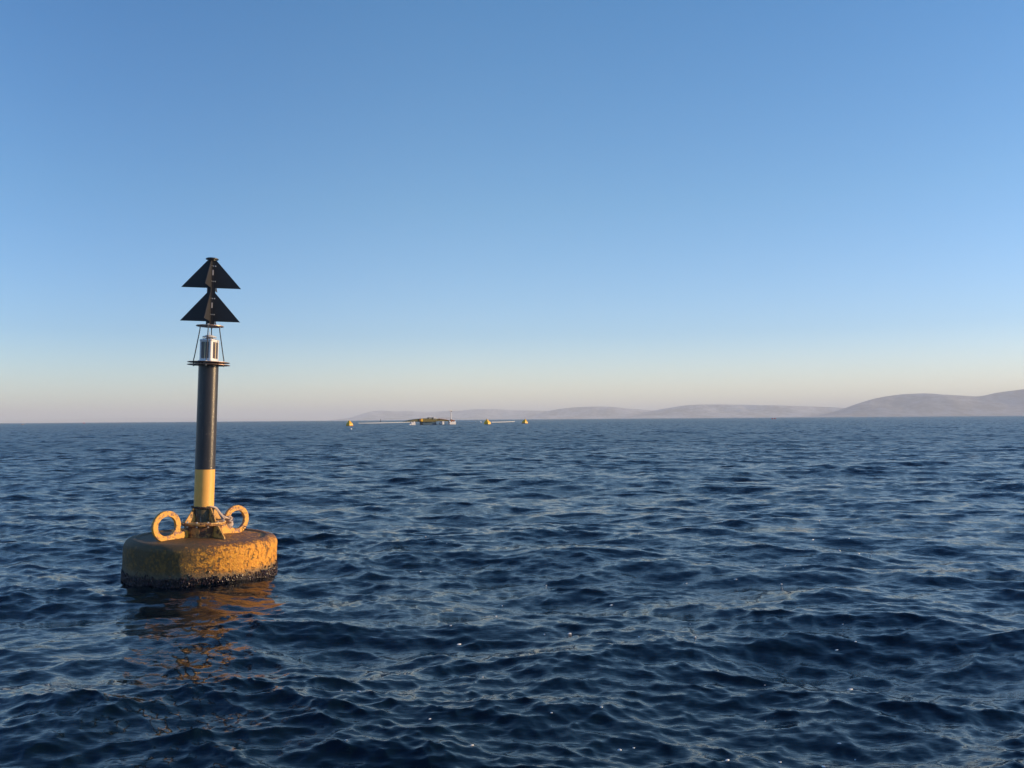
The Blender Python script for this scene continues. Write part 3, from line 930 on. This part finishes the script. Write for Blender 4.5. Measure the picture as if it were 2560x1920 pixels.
# black ties round the right lug
ties = empty('cable_tie', bw(polar(125, 0.53, ZD + 0.04)), buoy.rotation_euler.copy())
TMx = (Matrix.Translation(ties.location) @ ties.rotation_euler.to_matrix().to_4x4()).inverted() @ BM_
tag(ties, 'thin black cord wound round the lower right of the right lifting ring', 'cord')
bm = bmesh.new()
pts_ = []
for i in range(44):
    ph = i * 2 * math.pi / 11; a_ = R(-62 + 22 * i / 43 + 9 * math.sin(ph * 0.5 + 1))
    rr_ = 0.1315 + 0.034 * math.cos(ph)
    pts_.append(TMx @ (frame(125) @ Vector((0.455 + math.cos(a_) * rr_, 0.022 * math.sin(ph) * 1.0, ZD + 0.136 + math.sin(a_) * rr_))))
tube(bm, catmull(pts_, 3), 0.0032, 6); obj('cord_turns', bm, ties, M['tie'])

# ------------------------------------------------------------------ far things
def ground(px, Y): return Vector(((px - 1280.0) / F * Y, Y, 0.0))
FM = {
 'yel': simple('buoy_yellow', (0.88, 0.50, 0.03), 0.5, 0, 0.12, 2.0),
 'orange': simple('buoy_orange', (0.45, 0.16, 0.03), 0.6, 0, 0.15, 2.0),
 'hull': simple('hull_yellow', (0.14, 0.12, 0.03), 0.6, 0, 0.2, 0.8),
 'under': simple('shade_blue', (0.05, 0.12, 0.21), 0.5, 0, 0.15, 0.8),  # colour of the shadowed reflection under the deck
 'white': simple('pontoon_white', (0.82, 0.80, 0.78), 0.5, 0, 0.05, 1.0),
 'dark': simple('dark_gear', (0.03, 0.03, 0.035), 0.6, 0, 0.2, 3.0),
 'rust': simple('deck_rust', (0.30, 0.12, 0.05), 0.7, 0, 0.25, 3.0),
 'red': simple('red_buoy', (0.65, 0.04, 0.05), 0.5, 0, 0.1, 3.0),
 'boom': simple('pale_hose', (0.75, 0.74, 0.70), 0.6, 0, 0.08, 0.5),
 'wall': simple('white_wall', (0.82, 0.81, 0.79), 0.8, 0, 0.03, 0.2),
 'roof': simple('slate_roof', (0.10, 0.10, 0.11), 0.8, 0, 0.1, 0.2),
}
# pyramid marker buoys
def marker(px, Y, rz, tilt, w, h, label):
    c = ground(px, Y)
    e = empty('marker_buoy', (c.x, c.y, 0.0), (R(tilt[0]), R(tilt[1]), R(rz)))
    tag(e, label, 'buoy', 'yellow marker buoys round the platform')
    bm = bmesh.new(); lathe(bm, [(0, -0.5), (w * 0.86, -0.5), (w, -0.1), (w, 0.10), (w * 0.9, 0.20), (0, 0.20)], 10, cap=False); obj('float_collar', bm, e, FM['orange'])
    bm = bmesh.new(); lathe(bm, [(0, 0.201), (w * 0.94, 0.201), (w * 0.86, h * 0.42), (w * 0.18, h * 0.96), (0, h)], 5, cap=False); obj('daymark_pyramid', bm, e, FM['yel'])
    bm = bmesh.new(); lathe(bm, [(0, h - 0.02), (0.06, h - 0.02), (0.06, h + 0.16), (0, h + 0.18)], 8, cap=False); obj('top_light', bm, e, FM['orange'])
    return e
marker(873.5, 262, 66, (0, -4), 1.22, 1.75, 'yellow pyramid marker buoy floating far left of the white and yellow platform')
marker(1217, 288, 74, (0, -10), 1.42, 1.85, 'yellow pyramid marker buoy just right of the platform, between two pale hoses')
marker(1311, 330, 60, (4, 5), 1.30, 1.75, 'yellow pyramid marker buoy farthest right beyond the end of the pale hose')

# platform
PY = 292.0; S = F / PY
pc = ground(1065, PY)
plat = empty('work_platform', (pc.x, pc.y, 0), (0, 0, R(28.0)))
PR_ = math.cos(R(28)); tag(plat, 'low yellow arched platform on white pontoons with a tall white mast, far out at sea', 'platform')
def X(px): return (px - 1065) / S / PR_
def Z(py): return (1062.2 - py) / S
prof_t = [(1014, 1053.6), (1022, 1051.8), (1030, 1049.5), (1043, 1047.6), (1057, 1046.2), (1070, 1045.8), (1080, 1046.2), (1087, 1047.4)]
prof_b = [(1087, 1053.4), (1075, 1054.6), (1058, 1054.6), (1046, 1054.2), (1030, 1053.8), (1014, 1054.2)]
bm = bmesh.new(); prism(bm, [(X(a_), Z(b_)) for a_, b_ in prof_t + prof_b], 4.2, Matrix.Identity(4)); obj('arched_deck', bm, plat, FM['hull'])
bm = bmesh.new(); prism(bm, [(X(a_), Z(b_)) for a_, b_ in [(1088.2, 1047.8), (1101, 1049.3), (1114, 1051.6), (1114, 1053.6), (1088.2, 1053.4)]], 4.0, Matrix.Identity(4)); obj('hinged_deck', bm, plat, FM['hull'])
bm = bmesh.new(); prism(bm, [(X(a_), Z(b_)) for a_, b_ in [(1088.2, 1046.9), (1101, 1048.4), (1114, 1050.8), (1114, 1051.5), (1101, 1049.2), (1088.2, 1047.7)]], 0.5, Matrix.Translation((0, -2.0, 0))); obj('deck_rim', bm, plat, FM['rust'])
bm = bmesh.new(); box(bm, (X(1070), 0.3, Z(1058.5)), (36 / S, 3.2, 8 / S + 0.35), bev=0.1); obj('shade_block', bm, plat, FM['under'])  # solid block added for the dark shadow reflection below the deck
def pontoon(x0, x1, yt, name='pontoon', dy=-2.0, dep=1.5):
    bm = bmesh.new(); zt = Z(yt)
    box(bm, (X((x0 + x1) / 2), dy, zt / 2 - 0.2), ((x1 - x0) / S / PR_, dep, zt + 0.4), bev=0.08)
    return obj(name, bm, plat, FM['white'])
pontoon(1023.5, 1033, 1056.0)
pontoon(1019, 1023.2, 1059.4)
pontoon(1096, 1100.6, 1054.0)
pontoon(1092.5, 1095.6, 1055.6, dy=-1.6, dep=0.8)
pontoon(1114, 1129, 1055.2)
for x0, x1, y0, y1, nm, mt in ((1024.5, 1027, 1054.4, 1056.0, 'bollard', 'white'), (1029.5, 1033, 1053.6, 1056.0, 'bollard', 'white'), (1114, 1117.5, 1053.0, 1055.2, 'bollard', 'white'), (1121.5, 1123, 1054, 1055.2, 'bollard', 'white'), (1126, 1129, 1053.0, 1055.2, 'bollard', 'white'), (1117.6, 1121, 1048.8, 1055.1, 'winch', 'rust'), (1122, 1127, 1050.4, 1053.8, 'crate', 'rust'), (1046.5, 1051.5, 1047.0, 1053.6, 'hatch', 'yel'), (1043.5, 1046.2, 1047.2, 1053.0, 'hatch', 'rust'), (1063, 1077, 1043.6, 1044.6, 'solar_roof', 'dark'), (1072.3, 1073.5, 1039.4, 1043.5, 'antenna', 'white'), (1064.5, 1065.5, 1044.7, 1046.8, 'roof_post', 'dark'), (1075, 1076, 1044.7, 1046.8, 'roof_post', 'dark'), (1102.7, 1103.7, 1045.5, 1049.5, 'antenna', 'white')):
    bm = bmesh.new(); box(bm, (X((x0 + x1) / 2), -1.95, Z((y0 + y1) / 2)), ((x1 - x0) / S, 0.9 if nm != 'antenna' else 0.15, (y1 - y0) / S)); obj(nm, bm, plat, FM[mt])
bm = bmesh.new()
for i in range(12): pass
arch = [(X(1077.6), -2.2, Z(1049))] + [(X(1079.8) + 2.2 / S * math.cos(R(180 - i * 22.5)), -2.2, Z(1045.2) + 2.0 / S * math.sin(R(i * 22.5))) for i in range(9)] + [(X(1082), -2.2, Z(1049))]
tube(bm, arch, 0.11, 8); obj('lifting_arch', bm, plat, FM['white'])
bm = bmesh.new(); tube(bm, [(X(1118.8), -1.9, Z(1055)), (X(1118.6), -1.9, Z(1026))], [0.19, 0.15], 10)
mast = obj('mast', bm, plat, FM['white'])
bm = bmesh.new(); box(bm, (X(1118), -1.9, Z(1026.3)), (5.5 / S, 0.25, 0.22)); obj('cross_arm', bm, mast, FM['white'])
bm = bmesh.new(); bmesh.ops.create_uvsphere(bm, u_segments=12, v_segments=8, radius=0.17, matrix=Matrix.Translation((X(1120.6), -1.9, Z(1028.6)))); obj('black_ball', bm, mast, FM['dark'])
bm = bmesh.new(); tube(bm, [(X(1088), -2.1, Z(1045.8)), (X(1103), -2.1, Z(1045.9)), (X(1118.6), -2.0, Z(1045.4))], 0.03, 6)
for q in (1092, 1097, 1109): tube(bm, [(X(q), -2.1, Z(1045.8)), (X(q), -2.1, Z(1049.6))], 0.03, 6)
obj('handrail', bm, plat, FM['rust'])

# floating hoses
def boom(pts, label, name='floating_hose', r=0.16):
    P_ = [ground(px, Y) for px, Y in pts]
    c0 = P_[0].copy(); e = None
    bm = bmesh.new()
    tube(bm, [p - c0 + Vector((0, 0, 0.16)) for p in catmull(P_, 10)], r, 8)
    o = obj(name, bm, None, FM['boom'], True); o.location = c0
    tag(o, label, 'hose', 'pale hoses floating by the platform')
boom([(896, 470), (930, 480), (975, 520), (1025, 600)], 'long pale hose floating on the sea left of the arched platform', r=0.13)
boom([(1137, 610), (1160, 545), (1190, 480)], 'pale hose floating between the platform mast and the middle yellow buoy')
boom([(1228, 470), (1255, 490), (1286, 560)], 'pale hose floating between the two yellow buoys right of the platform')

def ball(px, Y, r, mat, name, label, cat='buoy', ring=True, group=None):
    c = ground(px, Y); e = empty(name, (c.x, c.y, 0)); tag(e, label, cat, group)
    bm = bmesh.new(); bmesh.ops.create_uvsphere(bm, u_segments=14, v_segments=10, radius=r, matrix=Matrix.Translation((0, 0, r * 0.55))); obj('ball', bm, e, FM[mat], True)
    bm = bmesh.new(); tube(bm, [(r * 0.25 * math.cos(i * math.pi / 4), 0, r * 1.55 + r * 0.25 * math.sin(i * math.pi / 4)) for i in range(9)], r * 0.09, 6); obj('eye', bm, e, FM['dark'])
ball(877, 157, 0.19, 'white', 'pickup_float', 'tiny white pick-up float on the water below the leftmost yellow buoy')
ball(1200.5, 460, 0.5, 'white', 'pickup_float', 'tiny white float at the left edge of the middle yellow marker buoy')
ball(1929.5, 760, 0.62, 'red', 'red_buoy', 'left one of two tiny red buoys below the right hills', group='pair of red buoys')
ball(1936, 790, 0.62, 'red', 'red_buoy', 'right one of two tiny red buoys below the right hills', group='pair of red buoys')

def spar(px, Y, h, label, body, top, name='spar_buoy'):
    c = ground(px, Y); e = empty(name, (c.x, c.y, 0)); tag(e, label, 'buoy')
    bm = bmesh.new(); lathe(bm, [(0, -0.4), (h * 0.28, -0.4), (h * 0.30, 0.0), (h * 0.27, h * 0.16), (0, h * 0.18)], 14, cap=False); obj('float_body', bm, e, FM[body], True)
    bm = bmesh.new(); lathe(bm, [(0.0, h * 0.17), (h * 0.10, h * 0.17), (h * 0.05, h * 0.8), (0, h * 0.8)], 10, cap=False); obj('tower', bm, e, FM[body], True)
    bm = bmesh.new(); bmesh.ops.create_uvsphere(bm, u_segments=10, v_segments=8, radius=h * 0.12, matrix=Matrix.Translation((0, 0, h * 0.88))); obj('top_ball', bm, e, FM[top], True)
spar(951, 1000, 3.2, 'tiny dark spar buoy on the horizon above the long pale hose', 'dark', 'dark')
spar(210, 1350, 3.4, 'tiny red and white buoy on the horizon at the far left', 'red', 'white')

def boat(px, Y, L_, hull, label, sail=0.0, rz=0.0, name='small_boat', cat='boat', group=None):
    c = ground(px, Y); e = empty(name, (c.x, c.y, 0), (0, 0, R(rz))); tag(e, label, cat, group)
    bm = bmesh.new()
    pts = [(-L_ / 2, -0.3), (-L_ / 2, L_ * 0.13), (L_ * 0.30, L_ * 0.14), (L_ / 2, L_ * 0.19), (L_ * 0.36, -0.3)]
    prism(bm, pts, L_ * 0.3, Matrix.Identity(4)); obj('hull', bm, e, FM[hull])
    if sail:
        bm = bmesh.new(); prism(bm, [(-L_ * 0.32, L_ * 0.24), (L_ * 0.05, L_ * 0.24), (L_ * 0.05, sail)], 0.1, Matrix.Identity(4)); obj('sail', bm, e, FM['white'])
        bm = bmesh.new(); tube(bm, [(L_ * 0.08, 0, L_ * 0.1), (L_ * 0.08, 0, sail * 1.04)], 0.06, 6); obj('mast', bm, e, FM['white'])
    else:
        bm = bmesh.new(); box(bm, (0, 0, L_ * 0.22), (L_ * 0.34, L_ * 0.2, L_ * 0.16)); obj('cabin', bm, e, FM['white'])
boat(56, 800, 2.3, 'orange', 'tiny orange and white boat near the horizon at the far left edge')
boat(885.3, 2900, 3.6, 'white', 'white sail boat on the horizon nearest the leftmost yellow buoy', 6.5, 20, 'sail_boat', 'boat', 'sail boats on the horizon')
boat(888.6, 3100, 3.4, 'white', 'white sail boat on the horizon, right one of a close pair', 5.2, 30, 'sail_boat', 'boat', 'sail boats on the horizon')

# houses along the far shore
def house_parts():
    e = empty('shore_house')
    bm = bmesh.new(); box(bm, (0, 0, 3), (16, 9, 7)); obj('wall', bm, e, FM['wall'])
    bm = bmesh.new(); prism(bm, [(-5.0, 6.5), (5.0, 6.5), (0, 10.5)], 17, Matrix.Rotation(R(90), 4, 'Z')); obj('roof', bm, e, FM['roof'])
    return e
def place_house(first, px, Y, z, s, rz, label, group):
    if first is None: e = house_parts()
    else:
        e = first.copy(); COL.objects.link(e)
        for ch in list(first.children):
            q = ch.copy(); COL.objects.link(q); q.parent = e
    c = ground(px, Y); e.location = (c.x, c.y, z); e.scale = (s, s, s); e.rotation_euler = (0, 0, R(rz))
    tag(e, label, 'house', group); return e
h0 = None
for i, (px, Y, z, s) in enumerate([(925, 14480, 0, 1.0), (940, 14480, 3, 0.8), (968.5, 14450, 0, 1.5), (985, 14480, 0, 0.9), (996, 14480, 2, 1.1), (1004, 14480, 0, 0.8), (1160, 14480, 0, 0.9), (1175, 14480, 0, 0.7)]):
    h = place_house(h0, px, Y, z, s, 10 * (i % 4), 'tiny white house on the shore below the pale hills behind the platform', 'white houses on the shore behind the platform')
    h0 = h0 or h
for i, (px, Y, z, s) in enumerate([(1330, 12480, 12, 0.8), (1410, 12480, 3, 0.9), (1523, 12470, 0, 1.0), (1580, 12470, 2, 0.9), (1596, 12470, 0, 0.8), (1612, 12470, 0, 1.1), (1655, 11180, 0, 1.0), (1664, 11180, 3, 1.3), (1672, 11180, 0, 0.9), (1720, 11180, 4, 0.8)]):
    place_house(h0, px, Y, z, s, 12 * (i % 5), 'tiny white house on the shore below the pale hills right of centre', 'white houses on the shore right of centre')

# ------------------------------------------------------------------ haze
bm = bmesh.new(); box(bm, (0, 0, 188.5), (150000, 150000, 383))
hz = obj('haze', bm)
hm = bpy.data.materials.new('haze_air'); hm.use_nodes = True
nt_ = hm.node_tree; nt_.nodes.clear()
o_ = nt_.nodes.new("ShaderNodeOutputMaterial"); v_ = nt_.nodes.new("ShaderNodeVolumePrincipled")
v_.inputs["Color"].default_value = (0.88, 0.95, 1.0, 1)
v_.inputs["Density"].default_value = 1.05e-4
v_.inputs["Anisotropy"].default_value = 0.0
nt_.links.new(v_.outputs[0], o_.inputs["Volume"])
hz.data.materials.append(hm)
tag(hz, kind='stuff')
